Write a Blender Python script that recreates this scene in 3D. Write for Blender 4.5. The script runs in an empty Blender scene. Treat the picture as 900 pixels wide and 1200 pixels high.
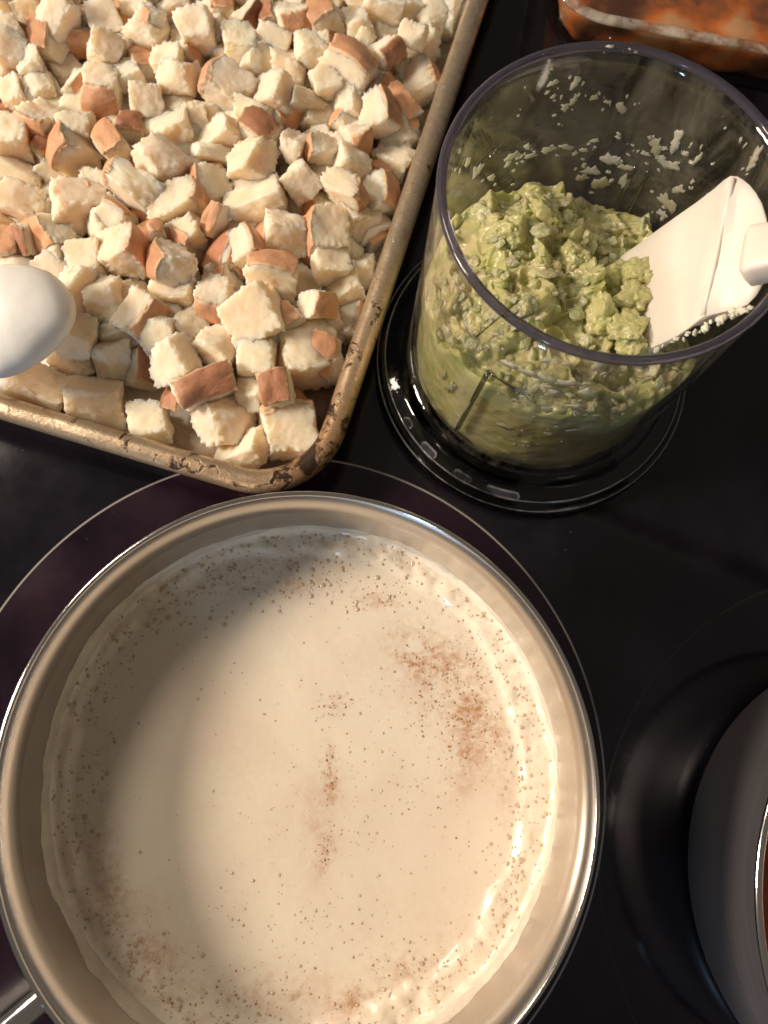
import bpy, math, random
import numpy as np
from mathutils import Vector, Matrix, Euler

S = 0.01                      # everything below is written in centimetres
random.seed(7); RNG = np.random.default_rng(7)
scene = bpy.context.scene
COL = scene.collection

# ------------------------------------------------------------------ camera
FPX, HCAM, TX, TY = 906.0, 32.0, 0.241, 0.040
ct, st, cy_, sy_ = math.cos(TX), math.sin(TX), math.cos(TY), math.sin(TY)
_r = np.array([1., 0, 0]); _u = np.array([0, ct, st]); _w = np.array([0, st, -ct])
CR = _r * cy_ - _w * sy_; CU = _u; CW = _w * cy_ + _r * sy_
CPOS = np.array([0., 0, HCAM])
cam = bpy.data.cameras.new('camera'); camo = bpy.data.objects.new('camera', cam); COL.objects.link(camo)
m = Matrix.Identity(4)
for i in range(3):
    m[i][0], m[i][1], m[i][2], m[i][3] = CR[i], CU[i], -CW[i], CPOS[i] * S
camo.matrix_world = m
cam.sensor_fit = 'VERTICAL'; cam.sensor_height = 36; cam.lens = FPX / 1200 * 36
cam.clip_start = 0.01; cam.clip_end = 50
cam.dof.use_dof = True; cam.dof.focus_distance = 0.275; cam.dof.aperture_fstop = 12
scene.camera = camo

# ------------------------------------------------------------------ world, lamps, exposure
world = bpy.data.worlds.new('World'); scene.world = world; world.use_nodes = True
bg = world.node_tree.nodes['Background']; bg.inputs[0].default_value = (1.0, 0.86, 0.74, 1); bg.inputs[1].default_value = 0.11
scene.view_settings.view_transform = 'Standard'; scene.view_settings.look = 'None'
scene.view_settings.exposure = 0.10; scene.view_settings.gamma = 1

def area_lamp(name, loc, target, size, power, color):
    l = bpy.data.lights.new(name, 'AREA'); l.shape = 'DISK'; l.size = size; l.energy = power; l.color = color
    o = bpy.data.objects.new(name, l); COL.objects.link(o)
    o.location = loc
    o.rotation_euler = (Vector(target) - Vector(loc)).to_track_quat('-Z', 'Y').to_euler()
    return o
el, az = math.radians(31), math.radians(175)
KD = 1.6
area_lamp('kitchen_lamp', (KD * math.cos(el) * math.cos(az), 0.02 + KD * math.cos(el) * math.sin(az), 0.06 + KD * math.sin(el)), (0, 0.05, 0.05), 0.36, 28, (1.0, 0.83, 0.665))
area_lamp('overhead_fill', (-0.82, 0.60, 1.05), (0, 0.1, 0), 0.32, 5.8, (1.0, 0.85, 0.70))  # unseen overhead lamp added as warm fill from the upper left
area_lamp('cool_glint_lamp', (-0.38, -0.76, 0.33), (0.0, 0.06, 0.08), 0.07, 1.3, (0.48, 0.72, 1.0))  # unseen cool source of unknown kind, placed for bluish glints on the pot lip

# ------------------------------------------------------------------ helpers
def U(px, py, z):
    """a pixel of the photograph and the height of what it lies on -> x, y"""
    d = (px - 450) / FPX * CR - (py - 600) / FPX * CU + CW
    t = (z - HCAM) / d[2]
    p = CPOS + t * d
    return float(p[0]), float(p[1])
def U3(px, py, z): return (*U(px, py, z), z)
def ray(px, py):
    d = (px - 450) / FPX * CR - (py - 600) / FPX * CU + CW
    return d / np.linalg.norm(d)

def _hash(ix, iy, iz, seed):
    h = (ix * 374761393 + iy * 668265263 + iz * 2147483647 + seed * 1274126177) & 0xffffffff
    h = ((h ^ (h >> 13)) * 1274126177) & 0xffffffff
    h = ((h ^ (h >> 16)) * 2246822519) & 0xffffffff
    return ((h ^ (h >> 15)) & 0xffff) / 32767.5 - 1.0
def vn(P, freq=1.0, seed=0):
    """value noise, -1..1"""
    Q = np.asarray(P, float) * freq + 137.13
    I = np.floor(Q).astype(np.int64); F = Q - I; F = F * F * F * (F * (F * 6 - 15) + 10)
    out = 0
    for dx in (0, 1):
        for dy in (0, 1):
            for dz in (0, 1):
                wgt = (F[:, 0] if dx else 1 - F[:, 0]) * (F[:, 1] if dy else 1 - F[:, 1]) * (F[:, 2] if dz else 1 - F[:, 2])
                out = out + wgt * _hash(I[:, 0] + dx, I[:, 1] + dy, I[:, 2] + dz, seed)
    return out
def fbm(P, freq, oct=3, seed=0, gain=.5):
    a, s = 1., 0.
    for i in range(oct):
        s = s + a * vn(P, freq * 2 ** i, seed + i * 17); a *= gain
    return s

def mesh_of(name, V, F, mat=None, smooth=True):
    me = bpy.data.meshes.new(name)
    me.from_pydata((np.asarray(V, float) * S).tolist(), [], [tuple(int(i) for i in f) for f in F])
    if smooth: me.polygons.foreach_set('use_smooth', [True] * len(me.polygons))
    if mat: me.materials.append(mat)
    me.update()
    return me
def link(name, me, parent=None, loc=None):
    o = bpy.data.objects.new(name, me); COL.objects.link(o)
    if parent: o.parent = parent
    if loc is not None: o.location = tuple(c * S for c in loc)
    return o
def obj(name, V, F, mat, parent=None, smooth=True, loc=None):
    return link(name, mesh_of(name, V, F, mat, smooth), parent, loc)
def thing(name, label, cat, loc=(0, 0, 0), group=None):
    o = bpy.data.objects.new(name, None); COL.objects.link(o); o.empty_display_size = .02
    o.location = tuple(c * S for c in loc)
    return tag(o, label, cat, group)
def tag(o, label, cat, group=None):
    o['label'] = label; o['category'] = cat
    if group: o['group'] = group
    return o
def lathe(prof, n=128, closed=False, wob=None):
    prof = np.asarray(prof, float); k = len(prof); th = np.arange(n) * 2 * np.pi / n
    V = np.stack([prof[:, None, 0] * np.cos(th), prof[:, None, 0] * np.sin(th), np.repeat(prof[:, 1:2], n, 1)], -1).reshape(-1, 3)
    F = []
    for i in range(k if closed else k - 1):
        a, b = i * n, ((i + 1) % k) * n
        for j in range(n):
            j2 = (j + 1) % n
            F.append((a + j, a + j2, b + j2, b + j))
    return V, F
def disc(r, z, n=96):
    th = np.arange(n) * 2 * np.pi / n
    V = np.vstack([np.stack([r * np.cos(th), r * np.sin(th), 0 * th + z], -1), [[0, 0, z]]])
    return V, [(j, (j + 1) % n, n) for j in range(n)]
def tube(P, R, n=14, cap=True):
    P = [Vector(p) for p in P]; V = []; F = []
    R = R if hasattr(R, '__len__') else [R] * len(P)
    for i, p in enumerate(P):
        t = (P[min(i + 1, len(P) - 1)] - P[max(i - 1, 0)]).normalized()
        a = t.cross(Vector((0, 0, 1)));  a = a.normalized() if a.length > 1e-4 else Vector((1, 0, 0))
        b = a.cross(t)
        for j in range(n):
            q = 2 * math.pi * j / n
            V.append(tuple(p + (a * math.cos(q) + b * math.sin(q)) * R[i]))
    for i in range(len(P) - 1):
        for j in range(n):
            F.append((i * n + j, i * n + (j + 1) % n, (i + 1) * n + (j + 1) % n, (i + 1) * n + j))
    if cap:
        F.append(tuple(range(n))[::-1]); F.append(tuple(range((len(P) - 1) * n, len(P) * n)))
    return V, F
def rrect(x0, x1, y0, y1, r, n=14):
    pts = []
    for cx, cy, a0 in ((x1 - r, y1 - r, 0), (x0 + r, y1 - r, 90), (x0 + r, y0 + r, 180), (x1 - r, y0 + r, 270)):
        for i in range(n + 1):
            a = math.radians(a0 + 90 * i / n)
            pts.append((cx + r * math.cos(a), cy + r * math.sin(a)))
    return np.array(pts)
def densify(pts, step):
    out = []
    for i in range(len(pts)):
        a, b = pts[i], pts[(i + 1) % len(pts)]
        k = max(1, int(np.linalg.norm(b - a) / step))
        for j in range(k): out.append(a + (b - a) * j / k)
    return np.array(out)

# ------------------------------------------------------------------ materials
class N:
    def __init__(s, name):
        s.m = bpy.data.materials.new(name); s.m.use_nodes = True
        s.nt = s.m.node_tree; s.b = s.nt.nodes['Principled BSDF']; s.out = s.nt.nodes['Material Output']
    def new(s, t, **kw):
        n = s.nt.nodes.new(t)
        for k, v in kw.items(): setattr(n, k, v)
        return n
    def l(s, a, b): s.nt.links.new(a, b)
    def set(s, **kw):
        for k, v in kw.items():
            k = {'spec': 'Specular IOR Level', 'sss': 'Subsurface Weight', 'sssr': 'Subsurface Radius', 'ssss': 'Subsurface Scale', 'trans': 'Transmission Weight', 'coat': 'Coat Weight'}.get(k, k)
            k = {'color': 'Base Color', 'rough': 'Roughness', 'metal': 'Metallic', 'ior': 'IOR', 'aniso': 'Anisotropic'}.get(k, k)
            if k == 'Base Color' and len(v) == 3: v = (*v, 1)
            s.b.inputs[k].default_value = v
        return s
    def coord(s, kind='Object'):
        return s.new('ShaderNodeTexCoord').outputs[kind]
    def noise(s, scale, detail=4, rough=.55, vec=None, dist=0):
        n = s.new('ShaderNodeTexNoise'); n.inputs['Scale'].default_value = scale; n.inputs['Detail'].default_value = detail
        n.inputs['Roughness'].default_value = rough; n.inputs['Distortion'].default_value = dist
        if vec is not None: s.l(vec, n.inputs['Vector'])
        return n.outputs['Fac']
    def vor(s, scale, vec=None, feature='F1'):
        n = s.new('ShaderNodeTexVoronoi', feature=feature); n.inputs['Scale'].default_value = scale
        if vec is not None: s.l(vec, n.inputs['Vector'])
        return n.outputs['Distance']
    def ramp(s, fac, stops):
        n = s.new('ShaderNodeValToRGB'); e = n.color_ramp.elements
        while len(e) < len(stops): e.new(.5)
        for q, (p, c) in zip(e, stops):
            q.position = p; q.color = (*c, 1) if hasattr(c, '__len__') else (c, c, c, 1)
        s.l(fac, n.inputs[0]); return n.outputs[0]
    def mix(s, fac, a, b, mode='MIX'):
        n = s.new('ShaderNodeMix', data_type='RGBA', blend_type=mode)
        for i, v in ((0, fac), (6, a), (7, b)):
            if hasattr(v, 'is_linked') or hasattr(v, 'links'): s.l(v, n.inputs[i])
            elif hasattr(v, '__len__'): n.inputs[i].default_value = (*v, 1)
            else: n.inputs[i].default_value = v
        return n.outputs[2]
    def math(s, op, a, b=0.0):
        n = s.new('ShaderNodeMath', operation=op)
        for i, v in ((0, a), (1, b)):
            if hasattr(v, 'links'): s.l(v, n.inputs[i])
            else: n.inputs[i].default_value = v
        return n.outputs[0]
    def bump(s, h, dist, strength=1.0, prev=None):
        n = s.new('ShaderNodeBump'); n.inputs['Distance'].default_value = dist; n.inputs['Strength'].default_value = strength
        s.l(h, n.inputs['Height'])
        if prev is not None: s.l(prev, n.inputs['Normal'])
        return n.outputs[0]
    def normal(s, x): s.l(x, s.b.inputs['Normal']); return s
    def col(s, x): s.l(x, s.b.inputs['Base Color']); return s
    def rgh(s, x): s.l(x, s.b.inputs['Roughness']); return s

def simple(name, color, rough=.5, **kw): return N(name).set(color=color, rough=rough, **kw).m

def clear_plastic(name, tint=(.93, .94, .95), f0=.05, edge=.55, gl_rough=.06, haze=0.0, hazecol=(.6, .6, .55)):
    """thin clear wall: tinted see-through plus a mirror share that grows towards grazing"""
    n = N(name); nt = n.nt; nt.nodes.remove(n.b)
    tr = n.new('ShaderNodeBsdfTransparent'); tr.inputs[0].default_value = (*tint, 1)
    gl = n.new('ShaderNodeBsdfGlossy'); gl.inputs['Roughness'].default_value = gl_rough; gl.inputs[0].default_value = (1, 1, 1, 1)
    co = n.coord()
    b = n.bump(n.noise(90, 3, vec=co), .0006, .5)
    n.l(b, gl.inputs['Normal'])
    lw = n.new('ShaderNodeLayerWeight'); lw.inputs[0].default_value = .5
    fac = n.math('ADD', n.math('MULTIPLY', n.math('POWER', lw.outputs['Facing'], 4.0), edge), f0)
    mx = n.new('ShaderNodeMixShader'); n.l(fac, mx.inputs[0]); n.l(tr.outputs[0], mx.inputs[1]); n.l(gl.outputs[0], mx.inputs[2])
    last = mx.outputs[0]
    if haze:
        df = n.new('ShaderNodeBsdfDiffuse'); df.inputs[0].default_value = (*hazecol, 1)
        m2 = n.new('ShaderNodeMixShader')
        mp = n.new('ShaderNodeMapping'); mp.inputs['Scale'].default_value = (1, 1, .35); n.l(co, mp.inputs[0])
        hz = n.math('MULTIPLY', n.ramp(n.noise(60, 6, .7, mp.outputs[0], .6), [(.42, 0.), (.75, 1.)]), haze)
        n.l(hz, m2.inputs[0]); n.l(last, m2.inputs[1]); n.l(df.outputs[0], m2.inputs[2]); last = m2.outputs[0]
    n.l(last, n.out.inputs[0])
    return n.m

# cooktop glass
n = N('black_ceramic_glass'); co = n.coord()
sm = n.noise(14, 6, .6, co); fine = n.noise(160, 3, .6, co)
n.col(n.mix(n.ramp(sm, [(.45, 0.), (.8, 1.)]), (.006, .005, .008), n.mix(n.ramp(n.noise(900, 2, .5, co), [(.70, 0.), (.78, 1.)]), (.022, .018, .027), (.10, .09, .09))))  # smudges; their bluish grey also stands in for reflected room haze
n.rgh(n.ramp(n.math('ADD', n.math('MULTIPLY', sm, .7), n.math('MULTIPLY', fine, .3)), [(.3, .05), (.75, .15)]))
n.set(spec=.5)
M_GLASS = n.m

n = N('burner_zone_glass'); co = n.coord()
sm = n.noise(22, 5, .6, co)
n.col(n.mix(n.ramp(sm, [(.35, 0.), (.75, 1.)]), (.007, .0035, .0075), (.024, .009, .019))); n.rgh(n.ramp(sm, [(.3, .08), (.8, .25)]))  # reddish purple painted in for the burner's glow and reflected haze
M_ZONE = n.m
M_PRINT = simple('printed_grey_line', (.26, .24, .22), .45)
M_PRINT2 = simple('faint_printed_line', (.011, .011, .011), .4)
# steel
def steel(name, color, rough, brushed=(3, 3, 900)):
    n = N(name); co = n.coord(); mp = n.new('ShaderNodeMapping'); mp.inputs['Scale'].default_value = brushed; n.l(co, mp.inputs[0])
    ns = n.noise(1.0, 4, .6, mp.outputs[0]); sm = n.noise(30, 4, .6, co)
    n.col(n.mix(n.ramp(sm, [(.3, 0.), (.8, 1.)]), color, tuple(c * .84 for c in color)))
    n.rgh(n.ramp(n.math('ADD', n.math('MULTIPLY', ns, .5), n.math('MULTIPLY', sm, .5)), [(.3, rough * .75), (.7, rough * 1.25)]))
    n.normal(n.bump(ns, .00006, .35)); n.set(metal=1.0); return n.m
M_STEEL_IN = steel('brushed_steel_inside', (.66, .62, .58), .34)
M_STEEL_RIM = steel('polished_steel', (.80, .78, .75), .13)
M_STEEL_DARK = steel('brushed_steel_outside', (.46, .43, .43), .36)
M_POT2 = steel('dull_steel_outside', (.40, .375, .40), .40)
M_POT2.node_tree.nodes['Principled BSDF'].inputs['Metallic'].default_value = .85
# milk
n = N('milk'); co = n.coord()
at = n.new('ShaderNodeAttribute'); at.attribute_name = 'stain'
big = n.noise(60, 5, .65, co); fi = n.noise(420, 4, .7, co)
st_ = n.math('MULTIPLY', at.outputs['Fac'], n.ramp(n.math('ADD', n.math('MULTIPLY', big, .5), n.math('MULTIPLY', fi, .5)), [(.44, .16), (.57, 1.)]))
mott = n.mix(n.ramp(n.noise(26, 4, .55, co), [(.35, 0.), (.65, 1.)]), (.90, .815, .655), (.86, .745, .61))
n.col(n.mix(st_, mott, (.52, .26, .12)))
n.normal(n.bump(n.noise(300, 4, .6, co), .0003, .35, n.bump(n.noise(70, 3, .5, co), .0008, .25)))
n.set(rough=.22, sss=.35, sssr=(.6, .45, .3), ssss=.006, spec=.5)
M_MILK = n.m
n = N('milk_film'); co = n.coord(); ns = n.noise(55, 6, .65, co)
n.col(n.mix(n.ramp(ns, [(.35, 0.), (.7, 1.)]), (.60, .54, .44), (.82, .76, .65)))
n.normal(n.bump(n.noise(160, 5, .7, co), .0012, .6)); n.set(rough=.45, sss=.2, sssr=(.5, .4, .3), ssss=.004)
M_FILM = n.m
n = N('bubble_skin'); n.set(color=(.60, .46, .32), rough=.10, spec=.5); M_BUB = n.m
M_SPECK = simple('spice_speck', (.45, .22, .09), .6)
# bread
n = N('bread_crumb'); co = n.coord(); oi = n.new('ShaderNodeObjectInfo')
v1 = n.vor(15, co); ns = n.noise(9, 6, .7, co); lo = n.noise(2.2, 3, .5, co)
holes = n.ramp(v1, [(.0, 0.), (.42, 1.)])
base = n.mix(n.ramp(lo, [(.3, 0.), (.75, 1.)]), (.94, .80, .625), (.90, .725, .52))
base = n.mix(n.ramp(v1, [(.05, .55), (.20, 0.)]), base, (.62, .44, .26))
base = n.mix(n.math('MULTIPLY', n.ramp(ns, [(.25, 1.), (.5, 0.)]), .30), base, (.70, .52, .30))
n.col(n.mix(1.0, base, oi.outputs['Color'], 'MULTIPLY'))
h = n.math('ADD', n.math('MULTIPLY', holes, .5), ns)
n.normal(n.bump(h, .0008, .22)); n.set(rough=.9, sss=.85, sssr=(1.0, .70, .46), ssss=.011, spec=.15)
M_CRUMB = n.m
n = N('bread_crust'); co = n.coord(); oi = n.new('ShaderNodeObjectInfo')
ns = n.noise(2.6, 5, .6, co); f2 = n.noise(14, 4, .65, co)
c1 = n.mix(n.ramp(ns, [(.3, 0.), (.75, 1.)]), (1.18, 1.2, 1.25), (.82, .78, .74))
at = n.new('ShaderNodeAttribute'); at.attribute_name = 'bake'
c2 = n.mix(1.0, oi.outputs['Color'], c1, 'MULTIPLY')
fade = n.ramp(n.math('ADD', at.outputs['Fac'], n.math('MULTIPLY', n.noise(5, 4, .6, co), .5)), [(.72, 0.), (1.25, 1.)])
n.col(n.mix(n.math('MULTIPLY', fade, .75), c2, (.80, .58, .36)))
n.normal(n.bump(f2, .0005, .3, n.bump(ns, .002, .35))); n.set(rough=.5, spec=.35, sss=.1, sssr=(1, .5, .25), ssss=.002)
M_CRUST = n.m
# sheet pan
def aged(name, light, brownness, flake, met=.85):
    n = N(name); co = n.coord()
    a = n.noise(28, 7, .68, co, .4); b = n.noise(120, 6, .7, co, .8); c = n.noise(9, 4, .55, co)
    at = n.new('ShaderNodeAttribute'); at.attribute_name = 'wear'
    w = n.math('ADD', n.math('MULTIPLY', at.outputs['Fac'], .30), n.math('ADD', n.math('MULTIPLY', a, .45), n.math('MULTIPLY', c, .3)))
    k = n.ramp(w, [(.40 - brownness * .1, 0.), (.66, 1.)])
    fine = n.noise(700, 4, .7, co)
    light2 = n.mix(n.ramp(b, [(.35, 0.), (.65, 1.)]), light, tuple(c * .66 for c in light))
    light2 = n.mix(n.ramp(fine, [(.52, 0.), (.72, .5)]), light2, (.95, .92, .86))
    col = n.mix(k, light2, (.33, .165, .062))
    col = n.mix(n.math('MULTIPLY', n.ramp(n.noise(240, 5, .7, co, 1.0), [(.52, 0.), (.70, 1.)]), .28), col, (.24, .12, .05))
    fl = n.ramp(n.math('ADD', n.math('MULTIPLY', b, .62), n.math('MULTIPLY', w, .38)), [(.575 - flake, 0.), (.615 - flake, 1.)])
    col = n.mix(fl, col, (.055, .03, .017))
    n.col(col)
    n.l(n.ramp(k, [(0., met), (1., .3)]), n.b.inputs['Metallic'])
    n.rgh(n.ramp(b, [(.3, .22), (.7, .48)]))
    n.normal(n.bump(fine, .0002, .4, n.bump(b, .0006, .5, n.bump(fl, -.0004, .6))))
    return n.m
M_PANRIM = aged('aged_aluminium_rim', (.76, .63, .45), .55, .045)
M_PANIN = aged('aluminium_pan_inside', (.74, .69, .60), -.3, -.08, .35)
n = N('scoured_pan_floor'); co = n.coord(); a = n.noise(40, 6, .65, co)
n.col(n.mix(n.ramp(a, [(.45, 0.), (.75, 1.)]), (.84, .81, .74), (.58, .50, .40))); n.rgh(n.ramp(a, [(.3, .3), (.7, .5)])); n.set(metal=.25)
M_PANFLOOR = n.m
# plastics and food
n = N('white_silicone'); co = n.coord()
n.col(n.mix(n.ramp(n.noise(40, 4, .6, co), [(.3, 0.), (.8, 1.)]), (.86, .80, .71), (.80, .72, .62)))
n.normal(n.bump(n.noise(260, 3, .5, co), .0002, .25)); n.set(rough=.42, sss=.25, sssr=(1, .7, .5), ssss=.004)
M_SPAT = n.m
n = N('white_melamine'); co = n.coord()
n.col(n.mix(n.ramp(n.noise(50, 4, .6, co), [(.35, 0.), (.8, 1.)]), (.93, .92, .88), (.88, .87, .83)))
n.normal(n.bump(n.noise(80, 3, .5, co), .0012, .3)); n.set(rough=.33, sss=.2, sssr=(1, .9, .8), ssss=.004)
M_SPOON = n.m
def puree_mat(name, cols, rough=.24):
    n = N(name); co = n.coord(); oi = n.new('ShaderNodeObjectInfo')
    a = n.noise(75, 6, .65, co, .5); b = n.noise(260, 4, .7, co)
    c = n.ramp(a, [(.28, cols[0]), (.48, cols[1]), (.7, cols[2])])
    c = n.mix(n.ramp(b, [(.73, 0.), (.80, .6)]), c, (.16, .12, .06))
    n.col(n.mix(1.0, c, oi.outputs['Color'], 'MULTIPLY'))
    n.normal(n.bump(b, .0008, .35, n.bump(n.vor(190, co), .0014, .4)))
    n.set(rough=rough, sss=.5, sssr=(.8, .9, .4), ssss=.008, spec=.5, coat=.12); n.b.inputs['Coat Roughness'].default_value = .12; return n.m
M_PUREE = puree_mat('vegetable_puree', [(.42, .45, .14), (.58, .565, .26), (.63, .54, .31)])
M_CHUNK = puree_mat('vegetable_chunk', [(.50, .56, .22), (.66, .65, .36), (.70, .62, .40)])
M_FLECK = puree_mat('onion_fleck', [(.60, .62, .40), (.68, .68, .48), (.74, .70, .52)])
def thin_film(mat, share):
    nt = mat.node_tree; out = nt.nodes['Material Output']; b = nt.nodes['Principled BSDF']
    tr = nt.nodes.new('ShaderNodeBsdfTransparent'); mx = nt.nodes.new('ShaderNodeMixShader'); mx.inputs[0].default_value = share
    nt.links.new(b.outputs[0], mx.inputs[1]); nt.links.new(tr.outputs[0], mx.inputs[2]); nt.links.new(mx.outputs[0], out.inputs[0])
thin_film(M_FLECK, .22)
M_CUP = clear_plastic('clear_plastic_wall', (.965, .965, .95), .05, .6, .06, .20, (.58, .54, .42))
M_CUPRIM = N('clear_plastic_edge').set(color=(.24, .225, .31), rough=.08, trans=.85, ior=1.45).m
M_CUPBASE = clear_plastic('clear_plastic_base', (.50, .51, .58), .05, .7, .06)
M_BEAD = clear_plastic('moulded_bead', (.7, .7, .75), .25, .6, .12, .5, (.5, .5, .52))  # whitish haze colour stands in for highlights along the beads
M_PAD = clear_plastic('frosted_pad', (.6, .6, .6), .1, .3, .3, .55, (.55, .53, .55))
M_DISH = clear_plastic('clear_baking_glass', (.95, .95, .92), .09, .7, .03)
n = N('dish_rim_glass'); n.set(color=(.95, .92, .86), rough=.06, trans=.6, ior=1.5); M_DISHRIM = clear_plastic('thick_glass_edge', (.85, .83, .78), .22, .6, .05, .6, (1.0, .93, .80))  # cream haze paints the bright highlight into the rim's colour
n = N('orange_casserole'); co = n.coord(); a = n.noise(38, 3, .5, co)
n.col(n.ramp(a, [(.34, (.07, .03, .018)), (.46, (.20, .075, .035)), (.58, (.48, .14, .035)), (.70, (.50, .27, .13))])); n.normal(n.bump(a, .002, .4)); n.set(rough=.3, sss=.1, ssss=.004)
M_CASS = n.m
n = N('red_sauce'); co = n.coord(); a = n.noise(70, 5, .6, co)
n.col(n.ramp(a, [(.3, (.30, .045, .012)), (.7, (.50, .12, .03))])); n.normal(n.bump(a, .002, .5)); n.set(rough=.25); M_SAUCE = n.m

# ------------------------------------------------------------------ cooktop
ct_o = obj('cooktop', *((lambda p: ([(*q, 0) for q in p] + [(*q, -.6) for q in p],
        [tuple(range(len(p)))] + [tuple(range(2 * len(p) - 1, len(p) - 1, -1))] + [(i, i + len(p), (i + 1) % len(p) + len(p), (i + 1) % len(p)) for i in range(len(p))]))(rrect(-45, 45, -28, 46, 1.5))), M_GLASS, smooth=False)
ct_o['kind'] = 'structure'; ct_o['label'] = 'black glass ceramic cooktop under the pots'
RING = (-3.01, -2.69, 13.0)
V, F = disc(RING[2] - .06, .004, 160); obj('burner_zone', V, F, M_ZONE, ct_o, loc=(RING[0], RING[1], 0))
V, F = lathe([(RING[2] - .04, .008), (RING[2] + .04, .008)], 240); obj('burner_ring', V, F, M_PRINT, ct_o, loc=(RING[0], RING[1], 0))
V, F = lathe([(11.95, .006), (12.05, .006)], 200); obj('burner_ring', V, F, M_PRINT2, ct_o, loc=(21.5, -6.9, 0))
V, F = lathe([(10.95, .006), (11.05, .006)], 200); obj('burner_ring', V, F, M_PRINT2, ct_o, loc=(22.5, 21.5, 0))
fl = obj('countertop', [(-300, -300, -3), (300, -300, -3), (300, 300, -3), (-300, 300, -3)], [(0, 1, 2, 3)], simple('dark_countertop', (.05, .045, .04), .5), smooth=False)
fl['kind'] = 'structure'

# ------------------------------------------------------------------ saucepan with milk
PX, PY, PR, PZ = -1.60, -2.34, 8.95, 7.77
pot = thing('saucepan', 'wide stainless steel saucepan full of warm frothy milk', 'saucepan', (PX, PY, 0))
inner = [(0.01, .55), (7.6, .55), (8.15, .75), (8.42, 1.2), (8.50, 2.0), (8.54, 5.0), (8.56, 6.6)]
lip = [(8.56, 6.6), (8.57, 6.9), (8.61, 7.15), (8.67, 7.33), (8.75, 7.48), (8.84, 7.60), (8.93, 7.69)]
outer = [(8.97, 7.62), (8.88, 7.42), (8.74, 7.2), (8.69, 6.8), (8.66, 2.0), (8.58, 1.1), (8.3, .5), (7.9, .15), (7.6, .03), (0.01, .03)]
V, F = lathe(inner, 200); obj('inner_wall', V, F, M_STEEL_IN, pot)
V, F = lathe(lip, 200); obj('flared_lip', V, F, steel('satin_steel_lip', (.66, .62, .58), .24), pot)
V, F = lathe(outer, 200); obj('outer_wall', V, F, M_STEEL_DARK, pot)
V, F = lathe([(8.93 + .085 * math.cos(a), 7.69 + .085 * math.sin(a)) for a in np.linspace(0, 2 * np.pi, 12, endpoint=False)], 200, True)
obj('rim', V, F, M_STEEL_RIM, pot)
hd = math.atan2(-.80, -1.0)
def hp(r, z): return (r * math.cos(hd), r * math.sin(hd), z)
V, F = tube([hp(8.75, 5.6), hp(9.4, 5.75), hp(10.5, 6.1), hp(13, 6.9), hp(18, 8.0), hp(24, 8.8)], [.62, .46, .44, .46, .55, .6], 18); ho = obj('handle', V, F, M_STEEL_RIM, pot)
V, F = tube([hp(8.70, 5.58), hp(8.95, 5.6)], [1.0, .9], 20); obj('handle_bracket', V, F, M_STEEL_DARK, ho)

MZ = 4.15
milk = thing('milk', 'creamy frothy milk flecked with brown spice inside the saucepan', 'milk', (PX, PY, MZ))
nr, na = 150, 420
rr = np.linspace(0, 1, nr) ** .8; th = np.arange(na) * 2 * np.pi / na
Rm = 8.53
RRg, TH = np.meshgrid(rr * Rm, th, indexing='ij')
X, Y = RRg * np.cos(TH), RRg * np.sin(TH)
P = np.stack([X.ravel(), Y.ravel(), 0 * X.ravel()], -1)
ang = np.arctan2(P[:, 1], P[:, 0]); rad = np.hypot(P[:, 0], P[:, 1])
dirn = np.stack([np.cos(ang) * 3, np.sin(ang) * 3, 0 * ang], -1)
width = 1.05 + .35 * np.cos(ang + .35) + .22 * fbm(dirn, .9, 3, 4)          # froth bank along the wall, widest on the right
start = Rm - width
t = np.clip((rad - start) / .42, 0, 1); t = t * t * (3 - 2 * t)
t2 = np.clip((rad - (Rm - .30)) / .30, 0, 1)
Z = .17 * t * (1 + .5 * fbm(P, 1.6, 3, 9)) + .30 * t2 ** 2 + .010 * fbm(P, .55, 3, 2) + .006 * t * fbm(P, 7, 2, 5)
# stain map: where the photograph shows brown skin and spice
stain = np.zeros(len(P))
def blob(px, py, rx, ry, rot, a):
    global stain
    x, y = U(px, py, MZ); dx, dy = P[:, 0] + PX - x, P[:, 1] + PY - y
    c, s = math.cos(rot), math.sin(rot); u, v = dx * c + dy * s, -dx * s + dy * c
    stain += a * np.exp(-((u / rx) ** 2 + (v / ry) ** 2))
for q in [(520, 790, 1.5, .9, -.9, 1.1), (480, 770, .8, .5, -.6, .9), (560, 850, .9, 1.3, 0, .9), (540, 900, .5, 1.2, 0, .35), (440, 705, 1.2, .3, -.2, .55), (395, 825, .55, .35, .2, .45),
          (387, 910, .26, .85, 0, .95), (383, 1000, .28, .6, -.3, .9), (372, 960, .5, 1.6, 0, .3), (330, 690, 1.6, .35, .1, .35), (300, 665, 2.6, .7, .1, .38), (180, 720, 1.4, .5, .7, .35), (470, 1140, 1.8, .6, .4, .5),
          (300, 1170, 2.6, .8, 0, .5), (170, 1110, 1.4, .8, -.7, .55), (110, 1000, .7, 1.8, .2, .4), (130, 1060, .8, 1., 0, .45), (590, 930, .4, 1.4, 0, .25), (500, 690, 1.0, .5, -.6, .25), (420, 1180, 2, .6, 0, .35), (120, 900, .5, 1.4, 0, .22)]: blob(*q)
stain = np.clip(stain * (.75 + .5 * fbm(P, 1.8, 3, 31)) * (1 - .75 * t) + .05 + .04 * fbm(P, .5, 2, 8), 0, 1)
V = np.stack([P[:, 0], P[:, 1], Z], -1)
F = [(i * na + j, i * na + (j + 1) % na, (i + 1) * na + (j + 1) % na, (i + 1) * na + j) for i in range(nr - 1) for j in range(na)]
mo = obj('milk_surface', V, F, M_MILK, milk)
at_ = mo.data.attributes.new('stain', 'FLOAT', 'POINT'); at_.data.foreach_set('value', stain)
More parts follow.
